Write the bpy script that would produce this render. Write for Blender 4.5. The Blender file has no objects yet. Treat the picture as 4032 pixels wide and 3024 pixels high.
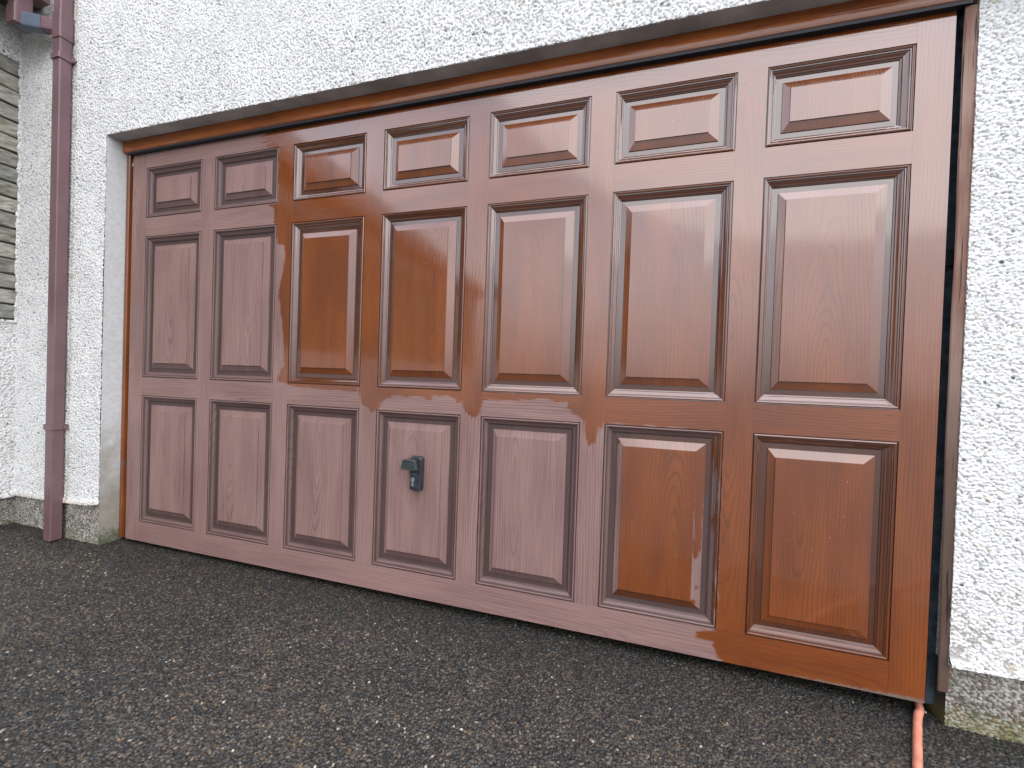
import bpy, math, random
import numpy as np
from mathutils import Matrix, Vector

R_ = math.radians
rng = np.random.default_rng(7)
random.seed(7)
scn = bpy.context.scene
COL = scn.collection

# ------------------------------------------------------------------ camera
cam_d = bpy.data.cameras.new("camera")
cam = bpy.data.objects.new("camera", cam_d)
COL.objects.link(cam)
cam_d.sensor_width = 36.0
cam_d.sensor_fit = 'HORIZONTAL'
cam_d.lens = 13.3964
cam_d.clip_start = 0.02
cam_d.clip_end = 500.0
cam.matrix_world = Matrix((
    (0.96323692, -0.03573306, 0.26626640, 3.05046),
    (0.26650224, 0.00192035, -0.96383239, -1.79062),
    (0.03392935, 0.99935953, 0.01137269, 1.03042),
    (0, 0, 0, 1)))
scn.camera = cam

# ------------------------------------------------------------------ sky, sun, exposure
SUN_EL, SUN_AZ = R_(56), R_(146)          # azimuth counted from +y towards +x: sun behind the viewer
world = bpy.data.worlds.new("World")
scn.world = world
world.use_nodes = True
wn = world.node_tree.nodes
wl = world.node_tree.links
for n in list(wn):
    wn.remove(n)
w_out = wn.new('ShaderNodeOutputWorld')
w_bg = wn.new('ShaderNodeBackground')
w_sky = wn.new('ShaderNodeTexSky')
w_sky.sky_type = 'NISHITA'
w_sky.sun_disc = False
w_sky.sun_elevation = SUN_EL
w_sky.sun_rotation = SUN_AZ
w_sky.air_density = 1.0
w_sky.dust_density = 3.0
w_sky.ozone_density = 1.0
w_hs = wn.new('ShaderNodeHueSaturation')
w_hs.inputs['Saturation'].default_value = 0.4
w_tc = wn.new('ShaderNodeTexCoord')
w_mp = wn.new('ShaderNodeMapping')
w_mp.inputs['Scale'].default_value = (1.0, 1.0, 2.2)
w_no = wn.new('ShaderNodeTexNoise')
w_no.inputs['Scale'].default_value = 2.3
w_no.inputs['Detail'].default_value = 5.0
w_rp = wn.new('ShaderNodeValToRGB')
w_rp.color_ramp.elements[0].position = 0.38
w_rp.color_ramp.elements[1].position = 0.66
w_rp.color_ramp.elements[0].color = (0.55, 0.55, 0.55, 1)
w_mx = wn.new('ShaderNodeMix')
w_mx.data_type = 'RGBA'
w_mx.inputs['B'].default_value = (10.7, 11.3, 12.5, 1)      # cloud cover lit from above
wl.new(w_tc.outputs['Generated'], w_mp.inputs['Vector'])
wl.new(w_mp.outputs['Vector'], w_no.inputs['Vector'])
wl.new(w_no.outputs['Fac'], w_rp.inputs['Fac'])
wl.new(w_sky.outputs['Color'], w_hs.inputs['Color'])
wl.new(w_hs.outputs['Color'], w_mx.inputs['A'])
wl.new(w_rp.outputs['Color'], w_mx.inputs['Factor'])
w_sx = wn.new('ShaderNodeSeparateXYZ')
wl.new(w_tc.outputs['Generated'], w_sx.inputs[0])
w_el = wn.new('ShaderNodeValToRGB')                    # overcast: whiter low down, bluer and dimmer overhead
w_e2 = w_el.color_ramp.elements.new(0.25)
w_el.color_ramp.elements[0].position = 0.0
w_el.color_ramp.elements[0].color = (0.50, 0.495, 0.49, 1)
w_e2.color = (0.96, 0.955, 0.95, 1)
w_el.color_ramp.elements[2].position = 0.80
w_el.color_ramp.elements[2].color = (0.78, 0.80, 0.89, 1)
wl.new(w_sx.outputs[2], w_el.inputs['Fac'])
w_mu = wn.new('ShaderNodeMix')
w_mu.data_type = 'RGBA'
w_mu.blend_type = 'MULTIPLY'
w_mu.inputs['Factor'].default_value = 1.0
wl.new(w_mx.outputs['Result'], w_mu.inputs['A'])
wl.new(w_el.outputs[0], w_mu.inputs['B'])
wl.new(w_mu.outputs['Result'], w_bg.inputs['Color'])
w_bg.inputs['Strength'].default_value = 0.12
wl.new(w_bg.outputs['Background'], w_out.inputs['Surface'])

sun_d = bpy.data.lights.new("sun", 'SUN')
sun_d.energy = 1.1
sun_d.angle = R_(80)
sun_d.color = (1.0, 0.95, 0.88)
sun = bpy.data.objects.new("sun", sun_d)
COL.objects.link(sun)
sv = Vector((math.sin(SUN_AZ) * math.cos(SUN_EL), math.cos(SUN_AZ) * math.cos(SUN_EL), math.sin(SUN_EL)))
sun.rotation_euler = sv.to_track_quat('Z', 'Y').to_euler()
sun.location = (2, -6, 8)

scn.view_settings.view_transform = 'Standard'
scn.view_settings.look = 'None'
scn.view_settings.exposure = 1.0
scn.view_settings.gamma = 1.0
scn.view_settings.use_curve_mapping = False


# ------------------------------------------------------------------ node helpers
class NT:
    def __init__(self, name):
        self.m = bpy.data.materials.new(name)
        self.m.use_nodes = True
        self.t = self.m.node_tree
        self.b = self.t.nodes['Principled BSDF']

    def n(self, kind, **kw):
        nd = self.t.nodes.new(kind)
        for k, v in kw.items():
            setattr(nd, k, v)
        return nd

    def put(self, sock, v):
        if isinstance(v, bpy.types.NodeSocket):
            self.t.links.new(v, sock)
        elif isinstance(v, (tuple, list)) and len(v) == 3 and sock.type == 'RGBA':
            sock.default_value = (*v, 1)
        else:
            sock.default_value = v

    def math(self, op, a, b=0.0, c=0.0, clamp=False):
        nd = self.n('ShaderNodeMath', operation=op, use_clamp=clamp)
        for i, v in enumerate((a, b, c)):
            self.put(nd.inputs[i], v)
        return nd.outputs[0]

    def mix(self, f, a, b, blend='MIX'):
        nd = self.n('ShaderNodeMix', data_type='RGBA', blend_type=blend)
        self.put(nd.inputs['Factor'], f)
        self.put(nd.inputs['A'], a)
        self.put(nd.inputs['B'], b)
        return nd.outputs['Result']

    def lerp(self, f, a, b):
        nd = self.n('ShaderNodeMix', data_type='FLOAT')
        self.put(nd.inputs['Factor'], f)
        self.put(nd.inputs['A'], a)
        self.put(nd.inputs['B'], b)
        return nd.outputs['Result']

    def attr(self, name):
        return self.n('ShaderNodeAttribute', attribute_name=name)

    def xyz(self, v):
        nd = self.n('ShaderNodeSeparateXYZ')
        self.put(nd.inputs[0], v)
        return nd.outputs

    def vec(self, x, y, z):
        nd = self.n('ShaderNodeCombineXYZ')
        for i, v in enumerate((x, y, z)):
            self.put(nd.inputs[i], v)
        return nd.outputs[0]

    def noise(self, v, scale=1.0, detail=2.0, rough=0.5, color=False):
        nd = self.n('ShaderNodeTexNoise')
        self.put(nd.inputs['Vector'], v)
        nd.inputs['Scale'].default_value = scale
        nd.inputs['Detail'].default_value = detail
        nd.inputs['Roughness'].default_value = rough
        return nd.outputs['Color' if color else 'Fac']

    def ramp(self, f, stops):
        nd = self.n('ShaderNodeValToRGB')
        el = nd.color_ramp.elements
        while len(el) < len(stops):
            el.new(0.5)
        for e, (p, c) in zip(el, stops):
            e.position = p
            e.color = (c, c, c, 1) if not isinstance(c, tuple) else (*c, 1)
        self.put(nd.inputs[0], f)
        return nd.outputs[0]

    def smooth(self, v, a, b):
        nd = self.n('ShaderNodeMapRange', interpolation_type='SMOOTHSTEP')
        self.put(nd.inputs['Value'], v)
        nd.inputs['From Min'].default_value = a
        nd.inputs['From Max'].default_value = b
        return nd.outputs[0]

    def bump(self, h, strength=0.3, dist=0.002):
        nd = self.n('ShaderNodeBump')
        nd.inputs['Strength'].default_value = strength
        nd.inputs['Distance'].default_value = dist
        self.put(nd.inputs['Height'], h)
        self.t.links.new(nd.outputs[0], self.b.inputs['Normal'])

    def set(self, **kw):
        names = dict(color='Base Color', rough='Roughness', metal='Metallic', spec='Specular IOR Level', ior='IOR',
                     coat='Coat Weight', coatrough='Coat Roughness')
        for k, v in kw.items():
            self.put(self.b.inputs[names[k]], v)
        return self.m


def objcoord(T):
    return T.n('ShaderNodeTexCoord').outputs['Object']


# ------------------------------------------------------------------ wood of the door
def door_wood():
    T = NT("stained_timber")
    g = T.xyz(T.attr('grain').outputs['Vector'])
    a, q, l = g[0], g[1], g[2]
    base = T.vec(T.math('MULTIPLY', a, 5.0), T.math('MULTIPLY', l, 1.3), 0.0)
    nz = T.n('ShaderNodeTexNoise')
    T.put(nz.inputs['Vector'], base)
    nz.inputs['Scale'].default_value = 1.6
    nz.inputs['Detail'].default_value = 3.0
    nc = T.n('ShaderNodeSeparateColor')
    T.put(nc.inputs[0], nz.outputs['Color'])
    q2 = T.math('ADD', q, T.math('MULTIPLY', T.math('SUBTRACT', nc.outputs[0], 0.5), 0.065))
    a2 = T.math('ADD', a, T.math('MULTIPLY', T.math('SUBTRACT', nc.outputs[1], 0.5), 0.03))
    ring = T.math('SQRT', T.math('ADD', T.math('MULTIPLY', a2, a2), T.math('MULTIPLY', q2, q2)))
    fr = T.math('FRACT', T.math('MULTIPLY', ring, 82.0))
    line = T.ramp(fr, [(0.0, 0.15), (0.45, 0.0), (0.72, 0.35), (0.88, 1.0), (1.0, 0.15)])
    vis = T.smooth(T.noise(T.vec(T.math('MULTIPLY', a, 4.0), T.math('MULTIPLY', l, 2.0), 3.7), 1.0, 2.0), 0.36, 0.62)
    line = T.math('MULTIPLY', line, T.lerp(vis, 0.4, 1.0))
    fib = T.noise(T.vec(T.math('MULTIPLY', a, 160.0), T.math('MULTIPLY', l, 3.5), 1.3), 1.0, 2.5, 0.6)
    blot = T.noise(T.vec(T.math('MULTIPLY', a, 9.0), T.math('MULTIPLY', l, 1.6), 9.1), 1.0, 3.0)
    fine = T.noise(T.vec(T.math('MULTIPLY', a, 600.0), T.math('MULTIPLY', l, 30.0), 4.0), 1.0, 1.0)
    # wetness: signed distance to the edge of the freshly stained area, frayed along the brush strokes
    fray = T.noise(T.vec(T.math('MULTIPLY', a, 110.0), T.math('MULTIPLY', l, 14.0), 2.2), 1.0, 3.0, 0.6)
    wv = T.math('ADD', T.attr('wet').outputs['Fac'], T.math('MULTIPLY', T.math('SUBTRACT', fray, 0.5), 0.042))
    wet = T.smooth(wv, -0.0055, 0.0055)
    # dry, weathered old stain
    dry = T.mix(T.smooth(blot, 0.3, 0.7), (0.295, 0.182, 0.160), (0.230, 0.136, 0.120))
    dry = T.mix(T.math('MULTIPLY', line, 0.62), dry, (0.112, 0.060, 0.052))
    dry = T.mix(T.math('MULTIPLY', T.smooth(fib, 0.42, 0.75), 0.35), dry, (0.33, 0.215, 0.185))
    dry = T.mix(T.math('MULTIPLY', T.smooth(fib, 0.5, 0.25), 0.30), dry, (0.12, 0.062, 0.055))
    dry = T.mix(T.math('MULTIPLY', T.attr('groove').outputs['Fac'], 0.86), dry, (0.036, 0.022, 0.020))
    # fresh stain
    fresh = T.mix(T.smooth(blot, 0.3, 0.7), (0.228, 0.057, 0.0075), (0.160, 0.038, 0.006))
    fresh = T.mix(T.math('MULTIPLY', line, 0.55), fresh, (0.075, 0.019, 0.007))
    fresh = T.mix(T.math('MULTIPLY', T.smooth(fib, 0.5, 0.25), 0.35), fresh, (0.10, 0.026, 0.009))
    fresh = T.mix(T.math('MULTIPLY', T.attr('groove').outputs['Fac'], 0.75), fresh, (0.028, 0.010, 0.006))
    col = T.mix(wet, dry, fresh)
    # scuffed, muddy lower edge
    oc = T.n('ShaderNodeTexCoord').outputs['Object']
    dn = T.noise(oc, 60.0, 4.0, 0.65)
    dirt = T.smooth(T.math('ADD', T.attr('dirt').outputs['Fac'], T.math('MULTIPLY', T.math('SUBTRACT', dn, 0.5), 0.9)), 0.45, 0.75)
    col = T.mix(T.math('MULTIPLY', dirt, 0.8), col, (0.15, 0.125, 0.10))
    speck = T.smooth(T.noise(oc, 170.0, 0.0), 0.89, 0.92)
    col = T.mix(T.math('MULTIPLY', speck, 0.6), col, (0.5, 0.42, 0.38))
    rough = T.lerp(wet, 0.50, T.lerp(fine, 0.10, 0.17))
    foot = T.smooth(T.xyz(oc)[2], -0.05, 0.22)          # rain splash has dulled the foot of the door
    rough = T.lerp(foot, 0.42, rough)
    rough = T.lerp(dirt, rough, 0.8)
    T.b.inputs['Coat IOR'].default_value = 1.68
    T.set(color=col, rough=rough, spec=T.lerp(wet, 0.35, 0.5), coat=T.math('MULTIPLY', wet, T.lerp(foot, 0.12, 1.0)), coatrough=0.085)
    wav = T.noise(T.vec(T.math('MULTIPLY', a, 14.0), T.math('MULTIPLY', l, 4.0), 5.5), 1.0, 2.0)
    h = T.math('SUBTRACT', T.math('MULTIPLY', fib, 0.35), T.math('MULTIPLY', line, 0.7))
    h = T.math('ADD', h, T.math('MULTIPLY', fine, 0.2))
    h = T.math('MULTIPLY', h, T.lerp(wet, 1.0, 0.62))
    h = T.math('ADD', h, T.math('MULTIPLY', wav, 2.2))
    T.bump(h, 0.55, 0.0012)
    return T.m


def frame_wood(name, k):
    """orange stained softwood of the frame: glossy where sheltered, worn along the lower lip"""
    T = NT(name)
    K = lambda c: tuple(v * k for v in c)
    g = T.xyz(T.attr('grain').outputs['Vector'])
    a, l = g[0], g[2]
    fib = T.noise(T.vec(T.math('MULTIPLY', a, 130.0), T.math('MULTIPLY', l, 3.0), 1.0), 1.0, 3.0, 0.6)
    blot = T.noise(T.vec(T.math('MULTIPLY', a, 10.0), T.math('MULTIPLY', l, 2.5), 1.0), 1.0, 3.0)
    col = T.mix(T.smooth(blot, 0.3, 0.7), K((0.26, 0.076, 0.018)), K((0.17, 0.047, 0.014)))
    col = T.mix(T.math('MULTIPLY', T.smooth(fib, 0.55, 0.3), 0.4), col, (0.09, 0.028, 0.012))
    worn = T.math('ADD', T.attr('dirt').outputs['Fac'], T.math('MULTIPLY', T.math('SUBTRACT', fib, 0.5), 0.9))
    worn = T.smooth(T.math('ADD', worn, T.math('MULTIPLY', T.math('SUBTRACT', blot, 0.5), 0.9)), 0.42, 0.62)
    col = T.mix(T.math('MULTIPLY', worn, 0.85), col, (0.36, 0.19, 0.135))
    knot = T.smooth(T.noise(T.vec(T.math('MULTIPLY', a, 30.0), T.math('MULTIPLY', l, 9.0), 7.0), 1.0, 0.0), 0.82, 0.86)
    col = T.mix(knot, col, (0.12, 0.07, 0.055))
    T.set(color=col, rough=T.lerp(worn, 0.22, 0.4), spec=0.55)
    T.bump(T.math('ADD', fib, T.math('MULTIPLY', worn, -0.6)), 0.5, 0.002)
    return T.m


def weathered_wood():
    T = NT("cracked_bare_timber")
    g = T.xyz(T.attr('grain').outputs['Vector'])
    a, l = g[0], g[2]
    fib = T.noise(T.vec(T.math('MULTIPLY', a, 170.0), T.math('MULTIPLY', l, 3.0), 1.0), 1.0, 3.0, 0.65)
    crack = T.smooth(T.noise(T.vec(T.math('MULTIPLY', a, 75.0), T.math('MULTIPLY', l, 2.4), 5.0), 1.0, 3.0, 0.55), 0.61, 0.67)
    blot = T.noise(T.vec(T.math('MULTIPLY', a, 9.0), T.math('MULTIPLY', l, 2.2), 2.0), 1.0, 4.0)
    col = T.mix(T.smooth(blot, 0.35, 0.65), (0.30, 0.195, 0.155), (0.17, 0.075, 0.045))
    low = T.smooth(l, 1.5, 0.5)
    col = T.mix(T.math('MULTIPLY', T.smooth(fib, 0.5, 0.7), 0.45), col, (0.34, 0.26, 0.21))
    col = T.mix(T.math('MULTIPLY', low, 0.85), col, (0.068, 0.042, 0.029))
    col = T.mix(crack, col, (0.03, 0.018, 0.014))
    T.set(color=col, rough=0.6, spec=0.35)
    T.bump(T.math('SUBTRACT', T.math('MULTIPLY', fib, 0.5), T.math('MULTIPLY', crack, 2.0)), 0.8, 0.003)
    return T.m


def vcol_mat(name, rough=0.7, spec=0.35, tint=0.12, scale=90.0, moss=None, coarse=False):
    T = NT(name)
    c = T.attr('stone').outputs['Color']
    oc = objcoord(T)
    f = T.noise(oc, scale, 3.0, 0.6)
    vo = T.n('ShaderNodeTexVoronoi')
    T.put(vo.inputs['Vector'], T.n('ShaderNodeNewGeometry').outputs['Position'])
    vo.inputs['Scale'].default_value = 105.0
    al = T.attr('stone').outputs['Alpha']
    vc = T.n('ShaderNodeSeparateColor')
    T.put(vc.inputs[0], vo.outputs['Color'])
    gap = T.smooth(vo.outputs['Distance'], 0.75, 0.40)
    g2 = T.math('MULTIPLY', T.lerp(T.math('POWER', vc.outputs[0], 2.5), 0.55, 1.6) if coarse else 1.0, T.lerp(gap, 0.55, 1.08))
    cc = T.mix(1.0, c, T.vec(g2, g2, g2), 'MULTIPLY')
    c = T.mix(al, cc, c)
    col = T.mix(T.math('MULTIPLY', f, tint * 2), c, (0.0, 0.0, 0.0))
    if moss is not None:
        p = T.n('ShaderNodeNewGeometry').outputs['Position']
        z = T.xyz(p)[2]
        big = T.noise(p, 16.0, 4.0, 0.6)
        big = T.math('ADD', T.math('MULTIPLY', big, 0.55), T.math('MULTIPLY', T.noise(p, 60.0, 3.0), 0.45))
        m = T.smooth(T.math('SUBTRACT', z, T.math('MULTIPLY', big, 0.20)), moss, moss - 0.10)
        mc = T.mix(T.noise(p, 70.0, 2.0), (0.10, 0.105, 0.018), (0.20, 0.18, 0.03))
        col = T.mix(T.math('MULTIPLY', m, 0.48), col, mc)
    T.set(color=col, rough=rough, spec=spec)
    T.bump(T.math('ADD', T.math('MULTIPLY', T.noise(oc, scale * 5, 2.0), 0.3), T.math('MULTIPLY', T.math('SUBTRACT', 1.0, al), T.math('MULTIPLY', gap, 3.0))), 0.6, 0.0010)
    return T.m


def plain(name, color, rough=0.5, spec=0.4, var=0.15, scale=12.0, metal=0.0, bump=0.1):
    T = NT(name)
    oc = objcoord(T)
    f = T.noise(oc, scale, 4.0, 0.6)
    dark = tuple(c * (1 - 2 * var) for c in color)
    lite = tuple(min(1, c * (1 + 2 * var)) for c in color)
    T.set(color=T.mix(T.smooth(f, 0.25, 0.75), dark, lite), rough=T.lerp(f, rough * 0.85, min(1, rough * 1.15)), spec=spec, metal=metal)
    T.bump(T.noise(oc, scale * 14, 3.0), bump, 0.001)
    return T.m


def render_smooth():
    """smooth cement reveal: pale grey, rain-stained brown towards the foot, green at the ground"""
    T = NT("smooth_cement")
    p = T.n('ShaderNodeNewGeometry').outputs['Position']
    z = T.xyz(p)[2]
    big = T.noise(p, 7.0, 4.0, 0.6)
    fine = T.noise(p, 45.0, 4.0, 0.6)
    col = T.mix(T.smooth(fine, 0.3, 0.7), (0.70, 0.72, 0.70), (0.60, 0.615, 0.60))
    st = T.smooth(T.math('SUBTRACT', z, T.math('MULTIPLY', T.math('SUBTRACT', big, 0.5), 0.9)), 0.75, 0.02)
    col = T.mix(T.math('MULTIPLY', st, 0.85), col, (0.26, 0.225, 0.165))
    ms = T.smooth(T.math('SUBTRACT', z, T.math('MULTIPLY', T.math('SUBTRACT', fine, 0.5), 0.25)), -0.04, -0.13)
    col = T.mix(T.math('MULTIPLY', ms, 0.8), col, (0.06, 0.085, 0.03))
    col = T.mix(T.math('MULTIPLY', T.smooth(T.noise(p, 120.0, 1.0), 0.72, 0.78), 0.5), col, (0.2, 0.2, 0.17))
    T.set(color=col, rough=0.75, spec=0.3)
    T.bump(fine, 0.3, 0.002)
    return T.m


M_door = door_wood()
M_frame = frame_wood('stained_head_timber', 1.5)
M_jamb = frame_wood('stained_jamb_timber', 0.9)
M_weath = weathered_wood()
M_dash = vcol_mat("pebble_dash", 0.65, 0.35, 0.05)
M_plinth = vcol_mat("plinth_dash", 0.75, 0.3, 0.15, 60.0, moss=-0.185)
M_tar = vcol_mat("asphalt", 0.42, 0.5, 0.2, 40.0, coarse=True)
M_slate = vcol_mat("split_stone", 0.7, 0.35, 0.28, 14.0)
M_smooth = render_smooth()
M_soffit = plain("soffit_cement", (0.50, 0.515, 0.50), 0.85, 0.2, 0.15, 5.0)
M_pipe = plain("maroon_pvc", (0.172, 0.100, 0.108), 0.34, 0.5, 0.06, 5.0, bump=0.05)
M_pipe2 = plain("slate_grey_pvc", (0.12, 0.15, 0.19), 0.32, 0.5, 0.06, 5.0, bump=0.05)
M_lock = plain("blue_grey_plastic", (0.029, 0.034, 0.042), 0.38, 0.5, 0.18, 40.0)
M_grip = plain("black_plastic", (0.035, 0.042, 0.042), 0.42, 0.45, 0.15, 40.0)
M_lab = plain("dark_label", (0.018, 0.022, 0.03), 0.5, 0.4, 0.1, 40.0)
M_let = plain("embossed_letters", (0.14, 0.17, 0.21), 0.45, 0.4, 0.1, 40.0)
M_steel = plain("galvanised_steel", (0.06, 0.085, 0.105), 0.45, 0.5, 0.25, 25.0, metal=0.35)
M_cyl = plain("nickel", (0.55, 0.56, 0.56), 0.3, 0.5, 0.15, 60.0, metal=0.8)
M_hose = plain("orange_rubber", (0.66, 0.26, 0.17), 0.3, 0.5, 0.10, 20.0, bump=0.08)
M_dark = plain("dark_block", (0.035, 0.03, 0.027), 0.7, 0.3, 0.2, 8.0)
M_eave = plain("dark_eaves_board", (0.055, 0.05, 0.045), 0.6, 0.3, 0.2, 8.0)
M_roof = plain("unseen_roof_slate", (0.16, 0.155, 0.15), 0.7, 0.3, 0.2, 6.0)
M_brick = plain("brick_red_chip", (0.22, 0.085, 0.055), 0.8, 0.2, 0.2, 60.0)
M_chip = plain("white_chip", (0.7, 0.68, 0.62), 0.7, 0.3, 0.1, 60.0)


# ------------------------------------------------------------------ mesh helpers
def tag(o, label=None, cat=None, group=None, kind=None):
    for k, v in (('label', label), ('category', cat), ('group', group), ('kind', kind)):
        if v:
            o[k] = v
    return o


def empty(name, loc, label, cat, group=None):
    o = bpy.data.objects.new(name, None)
    o.location = loc
    o.empty_display_size = 0.2
    COL.objects.link(o)
    return tag(o, label, cat, group)


def link(name, me, mat, parent=None):
    o = bpy.data.objects.new(name, me)
    COL.objects.link(o)
    if mat:
        me.materials.append(mat)
    if parent:
        o.parent = parent
        if parent.parent is None:
            o.matrix_parent_inverse = Matrix.Translation(-parent.location)
    return o


class MB:
    """collects quads, keeps per-vertex wet / grain / groove / dirt, builds ONE mesh"""
    def __init__(self, wetfn=None, grainfn=None, dirtfn=None):
        self.v, self.f, self.wet, self.gr, self.groove, self.dirt = [], [], [], [], [], []
        self.wetfn, self.grainfn, self.dirtfn = wetfn, grainfn, dirtfn

    def grid(self, p00, p10, p11, p01, size=0.03, groove=0.0, grain=None, wet=None, nmax=400):
        p00, p10, p11, p01 = (np.array(p, float) for p in (p00, p10, p11, p01))
        nu = int(min(nmax, max(1, math.ceil(max(np.linalg.norm(p10 - p00), np.linalg.norm(p11 - p01)) / size))))
        nv = int(min(nmax, max(1, math.ceil(max(np.linalg.norm(p01 - p00), np.linalg.norm(p11 - p10)) / size))))
        u = np.linspace(0, 1, nu + 1)[None, :, None]
        v = np.linspace(0, 1, nv + 1)[:, None, None]
        P = ((1 - u) * (1 - v) * p00 + u * (1 - v) * p10 + u * v * p11 + (1 - u) * v * p01).reshape(-1, 3)
        b = len(self.v)
        self.v += P.tolist()
        for j in range(nv):
            for i in range(nu):
                k = b + j * (nu + 1) + i
                self.f.append((k, k + 1, k + nu + 2, k + nu + 1))
        n = len(P)
        wf = wet if wet is not None else self.wetfn
        self.wet += (wf(P).tolist() if callable(wf) else [float(wf if wf is not None else -1.0)] * n)
        gf = grain or self.grainfn
        self.gr += (gf(P).tolist() if gf else [[0, 0, 0]] * n)
        self.groove += (groove(P).tolist() if callable(groove) else [float(groove)] * n)
        self.dirt += (self.dirtfn(P).tolist() if self.dirtfn else [0.0] * n)

    def box(self, x0, x1, y0, y1, z0, z1, size=10.0, faces="fblrtu", **kw):
        if 'f' in faces:
            self.grid((x0, y0, z0), (x1, y0, z0), (x1, y0, z1), (x0, y0, z1), size, **kw)
        if 'b' in faces:
            self.grid((x1, y1, z0), (x0, y1, z0), (x0, y1, z1), (x1, y1, z1), 10, **kw)
        if 'l' in faces:
            self.grid((x0, y1, z0), (x0, y0, z0), (x0, y0, z1), (x0, y1, z1), size, **kw)
        if 'r' in faces:
            self.grid((x1, y0, z0), (x1, y1, z0), (x1, y1, z1), (x1, y0, z1), size, **kw)
        if 't' in faces:
            self.grid((x0, y0, z1), (x1, y0, z1), (x1, y1, z1), (x0, y1, z1), size, **kw)
        if 'u' in faces:
            self.grid((x0, y1, z0), (x1, y1, z0), (x1, y0, z0), (x0, y0, z0), size, **kw)

    def build(self, name, mat, parent=None):
        me = bpy.data.meshes.new(name)
        me.from_pydata(self.v, [], self.f)
        for nm, data in (('wet', self.wet), ('groove', self.groove), ('dirt', self.dirt)):
            a = me.attributes.new(nm, 'FLOAT', 'POINT')
            a.data.foreach_set('value', np.array(data, np.float32))
        a = me.attributes.new('grain', 'FLOAT_VECTOR', 'POINT')
        a.data.foreach_set('vector', np.array(self.gr, np.float32).ravel())
        me.update()
        return link(name, me, mat, parent)


def poly_mesh(name, verts, faces, mat, parent=None, smooth=False):
    me = bpy.data.meshes.new(name)
    me.from_pydata([tuple(v) for v in verts], [], faces)
    if smooth:
        me.polygons.foreach_set('use_smooth', [True] * len(me.polygons))
    me.update()
    return link(name, me, mat, parent)


def bevelled(o, w=0.002, seg=2):
    m = o.modifiers.new("edge", 'BEVEL')
    m.width = w
    m.segments = seg
    m.limit_method = 'ANGLE'
    return o


def tube(path, ra, rb=None, n=16, square=0.0):
    """swept tube along path; square in 0..1 turns the round section into a rounded square"""
    path = [Vector(p) for p in path]
    vs, fs = [], []
    up0 = None
    for i, p in enumerate(path):
        t = ((path[min(i + 1, len(path) - 1)] - path[max(i - 1, 0)])).normalized()
        if up0 is None:
            up0 = Vector((0, -1, 0)) if abs(t.y) < 0.9 else Vector((0, 0, 1))
        sx = t.cross(up0).normalized()
        sy = sx.cross(t).normalized()
        up0 = sy
        for k in range(n):
            an = 2 * math.pi * (k + 0.5) / n
            c, s = math.cos(an), math.sin(an)
            if square:
                e = 2.0 / (2.0 + 10.0 * square)
                c = math.copysign(abs(c) ** e, c)
                s = math.copysign(abs(s) ** e, s)
            vs.append(p + sx * (c * ra) + sy * (s * (rb or ra)))
    for i in range(len(path) - 1):
        for k in range(n):
            fs.append((i * n + k, i * n + (k + 1) % n, (i + 1) * n + (k + 1) % n, (i + 1) * n + k))
    fs.append(tuple(range(n - 1, -1, -1)))
    fs.append(tuple(range((len(path) - 1) * n, len(path) * n)))
    return vs, fs


# ------------------------------------------------------------------ stones set in a surface
NTAB = 1021
TAB = {}


def _tab(seed):
    if seed not in TAB:
        TAB[seed] = np.random.default_rng(seed).random((NTAB, NTAB, 8), np.float32)
    return TAB[seed]


def pebbles(U, V, cell, seed, fill=0.95, rmin=0.45, rmax=0.8, hmin=0.25, hmax=0.5, elong=0.35):
    """height (m) and per-point random key of the topmost stone (or -1 for mortar)"""
    tab = _tab(seed)
    U = U.astype(np.float32)
    V = V.astype(np.float32)
    ci = np.floor(U / cell).astype(np.int32)
    cj = np.floor(V / cell).astype(np.int32)
    H = np.zeros(U.shape, np.float32)
    K = np.full(U.shape, -1.0, np.float32)
    K2 = np.zeros(U.shape, np.float32)
    for di in (-1, 0, 1):
        for dj in (-1, 0, 1):
            t = tab[(ci + di) % NTAB, (cj + dj) % NTAB]
            dx = U / cell - (ci + di + 0.5 + (t[:, 0] - 0.5) * 0.9)
            dy = V / cell - (cj + dj + 0.5 + (t[:, 1] - 0.5) * 0.9)
            an = t[:, 2] * math.pi
            c, s = np.cos(an), np.sin(an)
            r = rmin + (rmax - rmin) * t[:, 3]
            ex = 1 + elong * (t[:, 4] - 0.3)
            px = (dx * c + dy * s) / (r * ex)
            py = (-dx * s + dy * c) / (r / ex)
            q = np.abs(px) ** 2.6 + np.abs(py) ** 2.6
            h = (hmin + (hmax - hmin) * t[:, 5]) * cell * np.clip(1 - q, 0, 1) ** 0.45 * (1 + 0.45 * (t[:, 6] - 0.5) * px + 0.6 * (t[:, 7] - 0.5) * py)
            h = np.where(t[:, 6] > fill, 0, h)
            up = h > H
            H = np.where(up, h, H)
            K = np.where(up, t[:, 7], K)
            K2 = np.where(up, t[:, 5], K2)
    return H * 1.0, K, K2


def lump(U, V, seed, scale):
    """cheap smooth value noise in 0..1"""
    g = np.random.default_rng(seed).random((257, 257), np.float32)
    x, y = U * scale, V * scale
    i, j = np.floor(x).astype(int), np.floor(y).astype(int)
    fx, fy = x - i, y - j
    fx, fy = fx * fx * (3 - 2 * fx), fy * fy * (3 - 2 * fy)
    G = lambda a, b: g[a % 257, b % 257]
    return (G(i, j) * (1 - fx) + G(i + 1, j) * fx) * (1 - fy) + (G(i, j + 1) * (1 - fx) + G(i + 1, j + 1) * fx) * fy


def pick(K, table):
    """colour per point from random key; table = [(upto, (r,g,b)), ...]; K<0 -> first entry (mortar)"""
    C = np.empty((len(K), 3), np.float32)
    C[:] = table[0][1]
    lo = 0.0
    for hi, c in table[1:]:
        C[(K >= lo) & (K < hi)] = c
        lo = hi
    return C


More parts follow.
